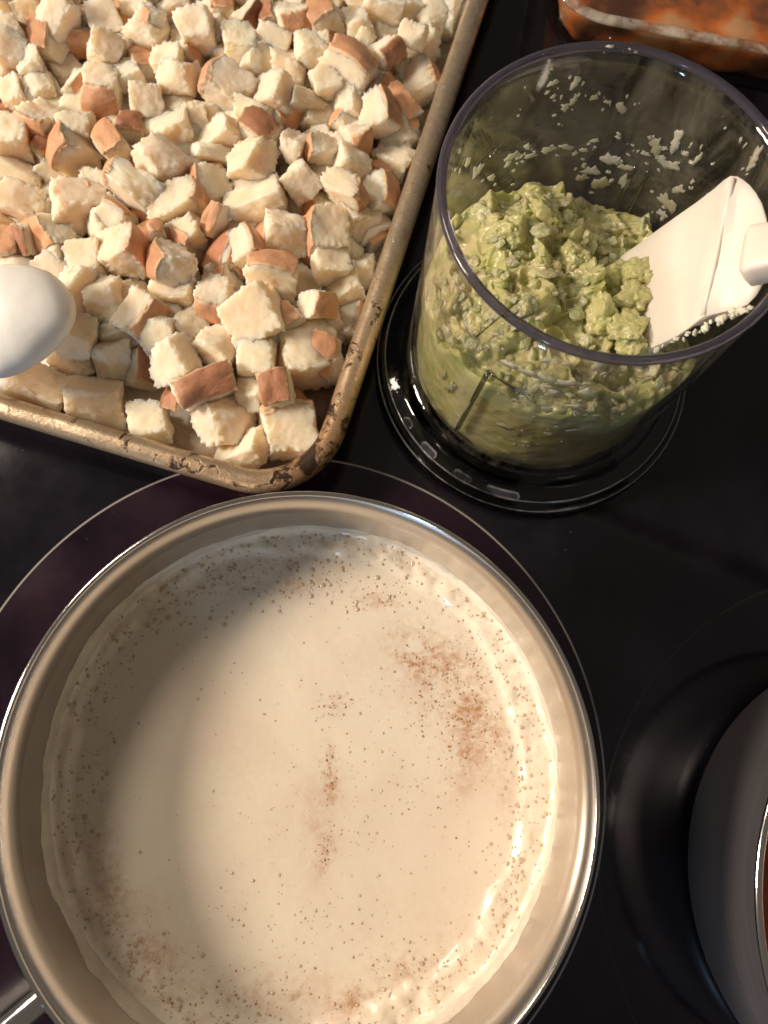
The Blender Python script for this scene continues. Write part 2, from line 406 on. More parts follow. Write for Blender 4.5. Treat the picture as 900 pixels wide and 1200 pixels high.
def milk_z(x, y):
    r = math.hypot(x, y); j = int(round((math.atan2(y, x) % (2 * math.pi)) / (2 * math.pi) * na)) % na
    i = int(np.argmin(abs(rr * Rm - r))); return float(Z[i * na + j])
# film clinging to the wall above the milk
n2 = 360; rows = 9; th = np.arange(n2) * 2 * np.pi / n2
dirn = np.stack([np.cos(th) * 3, np.sin(th) * 3, 0 * th], -1)
top = .75 + .22 * fbm(dirn, 1.3, 4, 12) + .10 * fbm(dirn, 6, 3, 3) + .30 * np.cos(th - math.radians(215)) + .22 * np.clip(fbm(dirn, 2.2, 3, 77), 0, 1)
V = []; F = []
for i in range(rows):
    k = i / (rows - 1); z = .05 + top * k
    thick = .075 * (1 - k ** 3) * (1 + .5 * fbm(np.stack([np.cos(th) * 8, np.sin(th) * 8, z * 4], -1), 1.0, 3, 21)) + .004
    r_ = 8.535 + z * .006 - np.clip(thick, .004, .2)
    V.append(np.stack([r_ * np.cos(th), r_ * np.sin(th), z], -1))
V = np.concatenate(V)
F = [(i * n2 + j, (i + 1) * n2 + j, (i + 1) * n2 + (j + 1) % n2, i * n2 + (j + 1) % n2) for i in range(rows - 1) for j in range(n2)]
obj('milk_film', V, F, M_FILM, milk)
# bubbles and specks, far too many to count
def dome(V, F, x, y, z, r, flat=.55, seg=8):
    b = len(V)
    for k, (cr, cz) in enumerate(((1, -.1), (.82, .5), (.45, .9))):
        for j in range(seg):
            a = 2 * math.pi * j / seg; V.append((x + r * cr * math.cos(a), y + r * cr * math.sin(a), z + r * cz * flat))
    V.append((x, y, z + r * flat))
    for k in range(2):
        for j in range(seg): F.append((b + k * seg + j, b + k * seg + (j + 1) % seg, b + (k + 1) * seg + (j + 1) % seg, b + (k + 1) * seg + j))
    for j in range(seg): F.append((b + 2 * seg + j, b + 2 * seg + (j + 1) % seg, b + 3 * seg))
V, F = [], []
def bub(px, py, rpx, flat=.3):
    x, y = U(px, py, MZ); x -= PX; y -= PY
    if math.hypot(x, y) > 8.3: return
    dome(V, F, x, y, milk_z(x, y), rpx / FPX * (HCAM - MZ), flat)
rnd = random.Random(3)
def cluster(cx, cy, sx, sy, n_, r0, r1):
    for _ in range(n_): bub(rnd.gauss(cx, sx), rnd.gauss(cy, sy), r0 + (r1 - r0) * rnd.random() ** 3)
cluster(360, 680, 70, 22, 130, .8, 3.4); cluster(250, 700, 40, 25, 40, 1, 3.4); cluster(150, 780, 28, 45, 26, 1, 4.2); cluster(110, 880, 22, 60, 26, 1, 4); cluster(100, 980, 14, 50, 26, .8, 3)
cluster(440, 920, 60, 60, 120, .7, 1.7); cluster(500, 800, 50, 60, 60, .7, 2); cluster(330, 1080, 60, 45, 90, .7, 2.2); cluster(170, 1120, 45, 30, 40, 1, 3.6); cluster(260, 1180, 60, 18, 60, 1, 3)
cluster(560, 730, 30, 40, 45, .8, 2.6); cluster(605, 900, 9, 70, 70, .8, 3.2); cluster(590, 1040, 12, 40, 36, .8, 3); cluster(520, 1140, 35, 22, 40, .8, 2.8); cluster(400, 1050, 120, 90, 60, .6, 1.6); cluster(360, 830, 90, 80, 50, .6, 1.6)
for _ in range(2600):
    a = rnd.random() * 6.283; r_ = Rm - abs(rnd.gauss(.2, .85)); x, y = r_ * math.cos(a), r_ * math.sin(a)
    if r_ > 8.42: continue
    dome(V, F, x, y, milk_z(x, y), .012 + .06 * rnd.random() ** 5, .5)
bo = obj('bubbles', V, F, M_BUB, milk); bo['kind'] = 'stuff'
V, F = [], []
def speck(px, py, rpx):
    x, y = U(px, py, MZ); x -= PX; y -= PY
    if math.hypot(x, y) > 8.2: return
    z = milk_z(x, y) + .006; r = rpx / FPX * (HCAM - MZ); b = len(V); k = rnd.randint(5, 7); e = rnd.uniform(.4, 1); a0 = rnd.random() * 6.3
    for lv in (0, 1):
        for j in range(k):
            a = 2 * math.pi * j / k; q = r * rnd.uniform(.6, 1.1) * (1 - .4 * lv); u, v = q * math.cos(a), q * e * math.sin(a)
            V.append((x + u * math.cos(a0) - v * math.sin(a0), y + u * math.sin(a0) + v * math.cos(a0), z + (.012 if lv else -.01)))
    for j in range(k): F.append((b + j, b + (j + 1) % k, b + k + (j + 1) % k, b + k + j))
    F.append(tuple(b + k + j for j in range(k)))
for cx, cy, sx, sy, k in ((520, 800, 32, 28, 190), (555, 850, 22, 30, 110), (440, 706, 26, 6, 40), (395, 825, 14, 8, 36), (385, 910, 5, 24, 34), (382, 1000, 7, 14, 30), (530, 900, 30, 35, 50), (330, 680, 80, 14, 60), (250, 1170, 80, 20, 70), (480, 1130, 40, 20, 40), (450, 900, 110, 120, 60)):
    for _ in range(k): speck(rnd.gauss(cx, sx), rnd.gauss(cy, sy), .6 + 1.5 * rnd.random() ** 2)
so = obj('spice_specks', V, F, M_SPECK, milk, smooth=False); so['kind'] = 'stuff'

# ------------------------------------------------------------------ sheet pan
PA = math.radians(-17.2); E1 = np.array([math.cos(PA), math.sin(PA)]); E2 = np.array([-math.sin(PA), math.cos(PA)])
pan = thing('baking_sheet', 'worn aluminium rimmed baking sheet heaped with bread cubes', 'baking sheet', (0, 0, 0))
pan.rotation_euler = (0, 0, PA)
OUT = densify(rrect(-37.0, -3.42, 6.45, 52, 3.6, 22), .35)
def inset(pts, d):
    # polygon is convex, counter-clockwise: move every point along its inward normal
    a = np.roll(pts, 1, 0); b = np.roll(pts, -1, 0); t_ = b - a; t_ /= np.linalg.norm(t_, axis=1)[:, None]
    return pts + np.stack([-t_[:, 1], t_[:, 0]], -1) * d
def sweep(prof, closed=False):
    k = len(prof); npt = len(OUT)
    V = np.concatenate([np.column_stack([inset(OUT, d), np.full(npt, z)]) for d, z in prof]); F = []
    for i in range(k if closed else k - 1):
        a, b = i * npt, ((i + 1) % k) * npt
        for j in range(npt): F.append((a + j, a + (j + 1) % npt, b + (j + 1) % npt, b + j))
    return V, F
def wear_attr(o, V):
    c = np.array([-6.5, 9.2]); d = np.hypot(V[:, 0] - c[0], V[:, 1] - c[1])
    # baked-on brown is thickest round the corner and along the short distance up the right rim
    wv = .45 * np.exp(-(d / 6) ** 2) + .30 * (V[:, 0] > -5.5) * np.exp(-np.clip(V[:, 1] - 8, 0, 99) / 14)
    a = o.data.attributes.new('wear', 'FLOAT', 'POINT'); a.data.foreach_set('value', np.clip(wv, 0, 1))
br = .50
prof = [(br + br * math.cos(a) * 1.0, 2.22 + br * .82 * math.sin(a)) for a in np.linspace(0, 2 * np.pi, 16, endpoint=False)]
V, F = sweep(prof, True)
V = np.asarray(V); nz = fbm(V, .5, 2, 3) * .03; V[:, 2] += nz
ro = obj('rolled_rim', V, F, M_PANRIM, pan); wear_attr(ro, V)
V, F = sweep([(.74, 2.30), (.80, 2.0), (1.0, 1.2), (1.2, .55), (1.45, .28), (1.9, .20), (2.6, .19)])
wo = obj('side_wall', V, F, M_PANIN, pan); wear_attr(wo, np.asarray(V))
q = inset(OUT, 2.58); V = np.column_stack([q, np.full(len(q), .19)]); o = obj('pan_floor', V, [tuple(range(len(q)))], M_PANFLOOR, pan, smooth=False); wear_attr(o, V * 0 - 99)
V, F = sweep([(.5, 1.9), (.95, .3), (1.6, .03), (8, .03)]); o = obj('pan_underside', V, F, M_PANRIM, pan); wear_attr(o, np.asarray(V))
def pan_uv(x, y): return x * E1[0] + y * E1[1], x * E2[0] + y * E2[1]

# ------------------------------------------------------------------ bread
SEG = 26
def cube_grid():
    """unit cube surface, welded: verts in -1..1 and quads, and which verts lie on +Z"""
    idx = {}; V = []; F = []
    def vid(p):
        k = tuple(int(round((c + 1) * SEG / 2)) for c in p)
        if k not in idx: idx[k] = len(V); V.append([2 * c / SEG - 1 for c in k])
        return idx[k]
    for ax in range(3):
        for sg in (-1, 1):
            for i in range(SEG):
                for j in range(SEG):
                    q = []
                    for (a, b) in ((i, j), (i + 1, j), (i + 1, j + 1), (i, j + 1)):
                        p = [0, 0, 0]; p[ax] = sg; p[(ax + 1) % 3] = 2 * a / SEG - 1; p[(ax + 2) % 3] = 2 * b / SEG - 1
                        q.append(vid(p))
                    F.append(tuple(q) if sg > 0 else tuple(q[::-1]))
    return np.array(V), F
CV, CF = cube_grid()
def bread_variant(seed, crust):
    r = np.random.default_rng(seed)
    corner = {}
    for a in (-1, 1):
        for b in (-1, 1):
            for c in (-1, 1): corner[a, b, c] = np.array([a, b, c]) * (1 + r.uniform(-.30, .17, 3))
    P = np.zeros_like(CV)
    for k, v in corner.items():
        P += np.prod((1 + CV * np.array(k)) / 2, axis=1)[:, None] * v
    # round the edges a little
    L = np.linalg.norm(P, axis=1); P *= (1 - .14 * np.clip((L - 1.0) / .73, 0, 1) ** 2)[:, None]
    if crust: P[:, 2] += .22 * np.clip(CV[:, 2], 0, 1) * (1 - .55 * (CV[:, 0] ** 2 + CV[:, 1] ** 2))
    else: P += np.array([0, 0, .10]) * (1 - CV[:, :1] ** 2) * r.uniform(-1, 1)
    for _ in range(1):                                   # slanting knife cuts
        nv = r.normal(size=3); nv /= np.linalg.norm(nv)
        if crust and nv[2] > .2: nv[2] *= -1
        ext = np.quantile(P @ nv, .97); dd = np.clip(P @ nv - ext * r.uniform(.72, .9), 0, None); P = P - dd[:, None] * nv * .9
    nrm = P / np.linalg.norm(P, axis=1)[:, None]
    off = r.uniform(0, 50, 3)
    lo = fbm(P + off, .8, 2, seed); mi = fbm(P + off, 2.6, 3, seed + 5); hi = fbm(P + off, 6.5, 2, seed + 9); fi = vn(P + off, 15., seed + 13); pit = np.clip(vn(P + off, 5.5, seed + 21) - .45, 0, 1)
    edge = np.sort(abs(CV), axis=1)[:, 1] ** 6          # 1 along cube edges
    soft = np.ones(len(P))
    if crust: soft = np.where(CV[:, 2] > .98, .25, 1.0)
    disp = .15 * lo + soft * (.030 * mi + .020 * hi + .012 * fi - .06 * pit + edge * .07 * np.minimum(mi, .2) + edge * .10 * hi + edge * .03 * fi)
    # now and then a torn bite out of a corner
    if r.random() < .55:
        c = np.array([r.choice([-1, 1]), r.choice([-1, 1]), r.choice([-1, 1]) if not crust else -1]) * .95
        d = np.linalg.norm(P - c, axis=1); disp -= .42 * np.exp(-(d / .55) ** 2) * (1 + .5 * hi)
    P = P + nrm * disp[:, None]
    me = mesh_of('bread_cube', P / S * .5, CF, M_CRUMB)      # unit size in metres, scaled per object
    if not crust: return me, None
    keep = [f for f in CF if all(CV[i, 2] > .9 for i in f) or all(CV[i, 2] > .80 + .16 * lo[i] for i in f)]
    used = sorted({i for f in keep for i in f}); mp = {v: k for k, v in enumerate(used)}
    Q = P[used]; nn = nrm[used] * .5 + np.array([0, 0, .5])
    top = Q + nn * .035; V = np.vstack([top, Q - nn * .03]); k = len(used)
    F = [tuple(mp[i] for i in f) for f in keep] + [tuple(mp[i] + k for i in f[::-1]) for f in keep]
    cnt = {}
    for f in keep:
        for a, b in zip(f, f[1:] + f[:1]): cnt[(a, b)] = 1
    for (a, b) in cnt:
        if (b, a) not in cnt: F.append((mp[b], mp[a], mp[a] + k, mp[b] + k))
    cm = mesh_of('crust', V / S * .5, F, M_CRUST)
    e = np.max(abs(CV[used][:, :2]), axis=1) ** 3 * .7 + (1 - CV[used][:, 2]) * 1.2
    at_ = cm.attributes.new('bake', 'FLOAT', 'POINT'); at_.data.foreach_set('value', np.concatenate([e, e]))
    return me, cm
PLAIN = [bread_variant(100 + i, False) for i in range(18)]
CRUSTY = [bread_variant(300 + i, True) for i in range(16)]

TAN = (.62, .33, .18); BRN = (.42, .195, .105)
brnd = random.Random(11)
SPOON_C = U(10, 377, 4.4)
RECORDS = []
def where(x, y):
    a, b = pan_uv(x, y); dr = -3.42 - a; db = b - 6.45
    if dr < 5.5 and db < 5.5: return 'in the pan corner', 'corner'
    if math.hypot(x - SPOON_C[0], y - SPOON_C[1]) < 4.2: return 'beside the white spoon', 'spoon'
    if dr < 4.6: return 'near the plastic bowl', 'bowl side'
    if db < 4.2: return 'near the saucepan', 'saucepan side'
    return 'amid the heap', 'middle'
def add_bread(px, py, w, h, rot, kind, z=None, tilt=None, label=None, under=False):
    x0, y0 = U(px, py, 1.8); a, b = pan_uv(x0, y0); dr = -3.42 - a; db = b - 6.45
    d = (w + h) / 2 / FPX * (HCAM - 2) * .9
    if z is None:
        z = .3 + d / 2 if (db < 4.3 or dr < 2.9) else 2.0 + brnd.uniform(-.35, .55)
    k = (HCAM - z) / FPX
    W, Hh = w * k * 1.07, h * k * 1.07; D = min(max(.9, (W + Hh) / 2 * brnd.uniform(.75, .98)), 2.2)
    x, y = U(px, py, z)
    tl = (brnd.gauss(0, 21), brnd.gauss(0, 21)) if tilt is None else tilt
    tiltm = Matrix.Rotation(math.radians(tl[0]), 4, 'X') @ Matrix.Rotation(math.radians(tl[1]), 4, 'Y')
    crust = None
    if kind[0] == 'P':
        me, _ = brnd.choice(PLAIN); sc = (W, Hh, D)
        flip = Matrix.Rotation(math.pi / 2 * brnd.randint(0, 3), 4, 'Z') if abs(W - Hh) < .25 * W else Matrix.Rotation(math.pi * brnd.randint(0, 1), 4, 'X')
        R_ = tiltm @ Matrix.Rotation(math.radians(rot), 4, 'Z') @ flip
        if abs(W - Hh) < .25 * W: sc = (W, W * .98, D)
    else:
        me, crust = brnd.choice(CRUSTY)
        if kind[0] in 'TB':
            sc = (W, Hh, D); R_ = tiltm @ Matrix.Rotation(math.radians(rot), 4, 'Z')
        else:                                          # crust on one side, facing direction kind[1]
            ang_ = math.radians(kind[1]); lean = math.radians(kind[2] if len(kind) > 2 else 58)
            horiz = abs(math.cos(ang_ - math.radians(rot))) > .7
            sc = (D, Hh if horiz else W, W if horiz else Hh)
            R_ = Matrix.Rotation(ang_, 4, 'Z') @ Matrix.Rotation(lean, 4, 'Y') @ Matrix.Rotation(math.radians(brnd.uniform(-10, 10)), 4, 'Z')
    o = bpy.data.objects.new('bread_cube', me); COL.objects.link(o)
    o.matrix_world = Matrix.Translation((x * S, y * S, z * S)) @ R_ @ Matrix.Diagonal((sc[0] * S, sc[1] * S, sc[2] * S, 1))
    v = brnd.uniform(.90, 1.05); wv = brnd.uniform(-.05, .04); o.color = (v, v * (1 + wv * .4), v * (1 + wv), 1)
    if crust:
        c = bpy.data.objects.new('crust', crust); COL.objects.link(c); c.parent = o
        base = BRN if kind[0] in 'BD' else TAN; q = brnd.uniform(.82, 1.18); c.color = (base[0] * q, base[1] * q, base[2] * q, 1)
    RECORDS.append((o, x, y, W, Hh, w + h, kind[0], under, label))
    return o
P_, T_, B_ = ('P',), ('T',), ('B',)
def Sd(a, l=58): return ('S', a, l)
def Dd(a, l=58): return ('D', a, l)
# buried layer
gx = []
for i in range(26):
    for j in range(30):
        a = -3.42 - 2.4 - i * 1.72 + brnd.uniform(-.35, .35); b = 6.45 + 3.4 + j * 1.72 + brnd.uniform(-.35, .35)
        x, y = a * E1 + b * E2
        d = np.array([x, y, 1.0]) - CPOS; zz = d @ CW; px, py = 450 + FPX * (d @ CR) / zz, 600 - FPX * (d @ CU) / zz
        if not (-45 < px < 600 and -60 < py < 520): continue
        if py > 395 + (px - 0) * .02 and px < 330: continue           # the bare patch of pan by the near rim
        if py > 430: continue
        gx.append((px, py))
for px, py in gx:
    s_ = brnd.uniform(42, 52); kk = brnd.random()
    add_bread(px, py, s_, s_ * brnd.uniform(.85, 1.1), brnd.uniform(0, 90), P_ if kk < .62 else T_ if kk < .78 else B_ if kk < .86 else Sd(brnd.uniform(0, 360)), z=1.2 + brnd.uniform(-.15, .2), under=True)
BREAD = [
 # top left
 (15, 12, 42, 40, 20, B_), (28, 38, 48, 34, -15, B_), (32, 12, 44, 40, 10, P_), (67, 20, 52, 40, -35, P_), (58, 52, 46, 64, 15, Sd(170, 30)), (12, 45, 44, 40, 30, P_), (14, 62, 42, 40, -10, P_), (36, 76, 36, 38, 20, P_),
 (124, 22, 46, 40, 20, P_), (122, 56, 40, 42, -8, P_), (160, 8, 40, 28, 0, P_), (182, 20, 28, 18, -35, T_), (176, 38, 52, 44, -20, P_), (228, 34, 48, 52, 5, P_), (250, 40, 40, 48, -20, P_), (262, 8, 34, 36, 0, T_),
 (198, 74, 40, 36, 5, P_), (208, 92, 44, 40, -10, P_), (222, 66, 18, 32, -10, Sd(0)), (120, 106, 50, 54, -5, Sd(-90, 72)), (150, 92, 40, 44, 20, P_), (172, 120, 44, 52, 0, P_), (90, 101, 20, 48, -18, Sd(-20, 70)), (16, 108, 28, 44, 20, P_),
 (48, 106, 44, 36, 10, P_), (50, 144, 50, 52, -30, Sd(-120, 75)), (14, 166, 56, 56, 5, P_), (62, 172, 22, 52, -45, T_), (88, 180, 56, 56, 5, Sd(200, 40)), (132, 168, 36, 54, 30, T_), (92, 150, 40, 36, -5, P_), (155, 155, 36, 34, 0, B_),
 (188, 190, 56, 52, 42, P_), (205, 156, 48, 46, 10, P_), (230, 140, 30, 42, 15, P_), (270, 106, 56, 62, 20, Sd(150, 75)), (280, 52, 44, 34, 10, P_), (292, 22, 24, 52, -22, Dd(-20, 65)), (258, 158, 52, 32, 15, P_), (248, 180, 46, 20, -5, P_),
 (302, 156, 52, 40, -38, B_), (300, 130, 52, 26, -15, P_), (160, 222, 66, 40, -18, Sd(150, 80)), (24, 206, 60, 26, -15, P_), (26, 238, 60, 40, -15, P_), (95, 242, 64, 62, 20, P_), (64, 276, 40, 46, -15, Sd(-150, 60)),
 (8, 286, 40, 44, 0, T_), (32, 284, 22, 40, 5, B_), (206, 246, 66, 46, -15, Sd(20, 75)), (216, 282, 58, 40, 25, P_), (184, 272, 20, 22, 20, T_), (146, 296, 52, 52, 5, Sd(10, 68)), (102, 300, 46, 50, 0, P_), (254, 256, 22, 46, -30, T_),
 (244, 218, 42, 50, 15, Sd(200, 60)), (292, 188, 58, 44, -20, P_), (300, 236, 72, 50, 10, P_), (135, 255, 44, 30, 0, Sd(60, 60)),
 # top right
 (318, 22, 26, 40, 10, B_), (342, 24, 44, 50, 0, Sd(-60, 65)), (384, 22, 40, 54, 15, T_), (320, 46, 44, 30, 0, P_), (304, 74, 44, 40, -10, P_), (340, 78, 44, 48, -15, P_), (364, 58, 40, 36, 10, P_), (386, 52, 44, 22, 10, B_), (408, 78, 66, 44, -30, T_),
 (420, 30, 34, 34, 10, P_), (428, 46, 24, 22, 0, P_), (448, 12, 50, 34, 0, P_), (453, 60, 40, 42, 25, Dd(-50, 55)), (484, 42, 34, 46, -10, P_), (514, 22, 52, 42, -15, P_), (484, 102, 44, 68, -20, Sd(30, 78)), (382, 98, 36, 44, 15, P_),
 (320, 112, 48, 40, -15, P_), (358, 122, 56, 26, 10, P_), (410, 126, 40, 48, 0, P_), (444, 132, 42, 52, -5, Sd(5, 60)), (468, 160, 44, 36, 35, T_), (345, 170, 30, 50, -12, P_), (378, 176, 36, 36, -5, Sd(185, 65)), (418, 162, 44, 34, -30, Sd(-60, 70)),
 (410, 192, 46, 44, 10, P_), (444, 208, 32, 46, 10, T_), (462, 194, 34, 44, -20, P_), (352, 214, 44, 42, 35, P_), (400, 224, 58, 36, -42, Sd(-30, 80)), (332, 274, 54, 60, 10, P_), (384, 274, 50, 56, -10, Sd(190, 72)), (432, 260, 48, 50, 35, P_),
 (440, 285, 30, 12, 40, T_), (418, 321, 46, 46, -20, P_), (390, 308, 46, 44, 10, P_), (408, 376, 34, 56, -8, Sd(-10, 78)), (372, 360, 42, 36, -8, T_), (288, 288, 40, 44, 25, Sd(20, 60)),
 # lower rows
 (200, 308, 68, 42, -38, T_), (124, 350, 42, 52, -5, P_), (162, 368, 44, 60, -32, Sd(-40, 80)), (204, 346, 52, 34, -5, P_), (252, 350, 44, 50, -10, Sd(-100, 72)), (188, 392, 42, 44, 10, P_), (222, 385, 40, 36, -35, P_), (84, 345, 40, 70, -15, P_),
 (88, 392, 46, 40, -5, P_), (86, 420, 48, 44, 15, P_), (134, 424, 52, 58, 10, P_), (164, 432, 30, 50, 10, Sd(0, 50)), (204, 425, 52, 52, 30, P_), (256, 410, 46, 50, -25, P_), (298, 372, 66, 54, 25, P_), (330, 384, 52, 34, 35, T_),
 (318, 322, 68, 48, -5, T_), (362, 412, 78, 64, 18, P_), (302, 422, 44, 40, -5, P_), (50, 452, 66, 44, -20, P_), (112, 470, 64, 48, -12, P_),
 (268, 300, 30, 46, 20, Sd(0, 60)), (262, 330, 30, 30, 0, B_), (295, 458, 30, 46, -10, P_), (264, 492, 62, 54, 5, P_), (285, 528, 64, 40, -10, P_), (338, 508, 70, 64, 20, Sd(100, 80)), (320, 470, 40, 40, 0, P_), (345, 478, 30, 40, 15, Sd(30, 60)),
]
for q in BREAD: add_bread(*q)
# a few that stand out by themselves
add_bread(175, 495, 48, 42, 4, P_, z=1.0, tilt=(4, -4), label='small cream bread cube standing alone on bare pan metal')
add_bread(244, 452, 70, 44, 22, B_, z=2.3, tilt=(18, 6), label='flat piece of dark brown crust with a crack, tilted over the bare pan')
add_bread(210, 466, 28, 36, -20, B_, z=1.5, tilt=(10, -30), label='small brown crust scrap hanging beside the cracked crust piece')
add_bread(326, 456, 36, 50, 12, B_, z=2.5, tilt=(12, -8), label='pointed brown crust piece on the corner pile of bread')

for o, x, y, W, Hh, size, kd, under, label in RECORDS:
    if label: tag(o, label, 'bread cube'); continue
    pl, g = where(x, y)
    if under: tag(o, 'bread cube half buried under others ' + pl, 'bread cube', 'bread cubes buried ' + pl); continue
    sh = 'large' if size > 112 else 'small' if size < 78 else ''
    lg = max(W, Hh) / min(W, Hh)
    sh2 = 'long narrow' if lg > 1.55 else 'oblong' if lg > 1.22 else ''
    look = {'P': 'cream bread cube without crust', 'T': 'bread cube with tan crust up', 'B': 'bread cube with brown crust up', 'S': 'bread cube tan crusted on one side', 'D': 'bread cube brown crusted on one side'}[kd]
    near = sorted((math.hypot(x - r[1], y - r[2]), r[6]) for r in RECORDS if r[0] is not o and not r[7])[:3]
    ks = [k for d, k in near if d < 2.6]
    nb = 'beside brown crust' if any(k in 'BD' for k in ks) else 'beside tan crust' if any(k in 'TS' for k in ks) else 'among crustless cubes'
    lb = ' '.join(' '.join((sh, sh2, look, nb, pl)).split())
    tag(o, lb, 'bread cube', 'look-alikes: ' + lb)

# ------------------------------------------------------------------ white spoon
pts = np.array([(0, 313), (17, 311), (35, 313), (58, 319), (73, 331), (84, 346), (87.5, 365), (84, 382), (70, 400), (52, 417), (35, 429), (17, 436), (0, 441), (-30, 440), (-55, 425), (-68, 400), (-66, 370), (-52, 340), (-28, 320)], float)
ZB = 4.3
W = np.array([U(a, b, ZB) for a, b in pts]); c = W.mean(0)
sp = thing('serving_spoon', 'glossy white serving spoon lying face down on the bread cubes', 'spoon', (c[0], c[1], ZB))
# smooth closed outline
def chaikin(p, k):
    for _ in range(k): p = np.stack([.75 * p + .25 * np.roll(p, -1, 0), .25 * p + .75 * np.roll(p, -1, 0)], 1).reshape(-1, 2)
    return p
O = chaikin(W - c, 2) * 1.015; k = len(O); V = []; F = []
prof = [(0.93, -.22), (1.0, -.16), (1.0, -.05), (.985, .12), (.94, .30), (.85, .50), (.72, .66), (.55, .78), (.36, .86), (.16, .90), (.02, .905)]
for s_, z in prof: V.append(np.column_stack([O * s_, np.full(k, z)]))
V = np.concatenate(V); V[:, 2] += .04 * fbm(V, .9, 2, 3)
F = [(i * k + j, i * k + (j + 1) % k, (i + 1) * k + (j + 1) % k, (i + 1) * k + j) for i in range(len(prof) - 1) for j in range(k)] + [tuple(range((len(prof) - 1) * k, len(prof) * k))]
obj('bowl', V, F, M_SPOON, sp)
V, F = tube([(-1.6, -.3, .5), (-2.8, -.5, .8), (-5, -.9, 1.3), (-10, -1.8, 2.0), (-18, -3.2, 2.2)], [.7, .62, .5, .55, .7], 16); obj('handle', V, F, M_SPOON, sp)

# ------------------------------------------------------------------ processor bowl
CX, CY, CZ = 7.91, 14.54, 12.3
RB, RT = 5.56, 5.42
cup = thing('processor_bowl', 'clear plastic food processor bowl holding green vegetable puree', 'bowl', (CX, CY, 0))
def wall_r(z): return RB + (RT - RB) * (z - 1.6) / (CZ - 1.6)
wt = .20
prof = [(wall_r(z), z) for z in np.linspace(1.7, CZ - .1, 10)] + [(RT - wt, CZ - .1)] + [(wall_r(z) - wt, z) for z in np.linspace(CZ - .6, 2.0, 10)] + [(4.9, 1.75), (3, 1.7), (.3, 1.7)]
V, F = lathe(prof, 144); bw_o = obj('bowl_wall', V, F, M_CUP, cup)
V, F = lathe([(RT - .10 + .155 * math.cos(a), CZ - .03 + .13 * math.sin(a)) for a in np.linspace(0, 2 * np.pi, 14, endpoint=False)], 160, True); obj('rim', V, F, M_CUPRIM, cup)
RBASE = 6.95
prof = [(5.45, 1.75), (5.75, 1.62), (5.85, 1.3), (6.05, 1.12), (6.45, 1.05), (6.6, .98), (6.66, .8), (6.80, .72), (6.92, .6), (RBASE, .35), (6.92, .08), (6.4, .03), (.5, .03)]
V, F = lathe(prof, 160); bs_o = obj('base_ring', V, F, M_CUPBASE, cup)
for r_, z in ((6.52, 1.045), (6.84, .70)):
    V, F = lathe([(r_ + .035 * math.cos(a), z + .035 * math.sin(a)) for a in np.linspace(0, 2 * np.pi, 8, endpoint=False)], 160, True); obj('base_bead', V, F, M_BEAD, bs_o)
def pad(deg, span, r0, r1):
    V = []; F = []; k = 14; a0, a1 = math.radians(deg - span / 2), math.radians(deg + span / 2); rc, hw = (r0 + r1) / 2, (r1 - r0) / 2
    for i in range(k + 1):
        u = i / k; a = a0 + (a1 - a0) * u; e = min(1, math.sqrt(max(0, 1 - max(0, abs(2 * u - 1) - (1 - min(1, 2 * hw / (rc * (a1 - a0)) * 1.0))) ** 2 / max(1e-6, min(1, 2 * hw / (rc * (a1 - a0)))) ** 2)))
        for s_ in (-1, 1): V.append(((rc + s_ * hw * e) * math.cos(a), (rc + s_ * hw * e) * math.sin(a), 1.10 - .04 * (s_ + 1)))
    F = [(2 * i, 2 * i + 1, 2 * i + 3, 2 * i + 2) for i in range(k)]
    obj('moulded_pad', V, F, M_PAD, bs_o)
def base_angle(px, py):
    x, y = U(px, py, 1.05); return math.degrees(math.atan2(y - CY, x - CX))
for px, py, sp_ in ((475, 497, 5), (499, 530, 8), (540, 561, 8), (588, 578, 14)): pad(base_angle(px, py), sp_, 6.18, 6.56)
# raised fill marks moulded on the wall
def cyl_hit(px, py, R, far):
    d = ray(px, py); o = CPOS - np.array([CX, CY, 0]); a = d[0] ** 2 + d[1] ** 2; b = 2 * (o[0] * d[0] + o[1] * d[1]); c = o[0] ** 2 + o[1] ** 2 - R * R
    D = b * b - 4 * a * c
    if D < 0: return None
    t = (-b + (math.sqrt(D) if far else -math.sqrt(D))) / (2 * a)
    p = o + t * d; return math.atan2(p[1], p[0]), float(p[2])
def wall_bar(px0, py0, px1, py1, wd, far, R, mat, name):
    h0, h1 = cyl_hit(px0, py0, R, far), cyl_hit(px1, py1, R, far)
    if not h0 or not h1: return
    if abs(h0[0] - h1[0]) > math.pi: h1 = (h1[0] + math.copysign(2 * math.pi, h0[0] - h1[0]), h1[1])
    P = [(R * math.cos(h0[0] + (h1[0] - h0[0]) * u), R * math.sin(h0[0] + (h1[0] - h0[0]) * u), h0[1] + (h1[1] - h0[1]) * u) for u in np.linspace(0, 1, 8)]
    V, F = tube(P, wd, 8); obj(name, V, F, mat, bw_o)
M_MARK = clear_plastic('moulded_mark', (.55, .55, .50), .12, .6, .1)
wall_bar(572, 436, 535, 504, .10, False, 5.5, M_MARK, 'moulded_rib'); wall_bar(572, 436, 626, 465, .04, False, 5.55, M_MARK, 'fill_mark'); wall_bar(610, 350, 558, 395, .03, False, 5.5, M_MARK, 'fill_mark')
for a_, b_ in (((556, 160), (572, 185)), ((562, 158), (577, 183)), ((568, 155), (581, 180)), ((574, 160), (586, 184)), ((566, 195), (584, 172))): wall_bar(*a_, *b_, .03, True, 5.2, M_MARK, 'fill_mark')
for a_, b_ in (((700, 290), (745, 195)), ((712, 300), (760, 200))): wall_bar(*a_, *b_, .07, True, 5.15, M_MARK, 'moulded_rib')

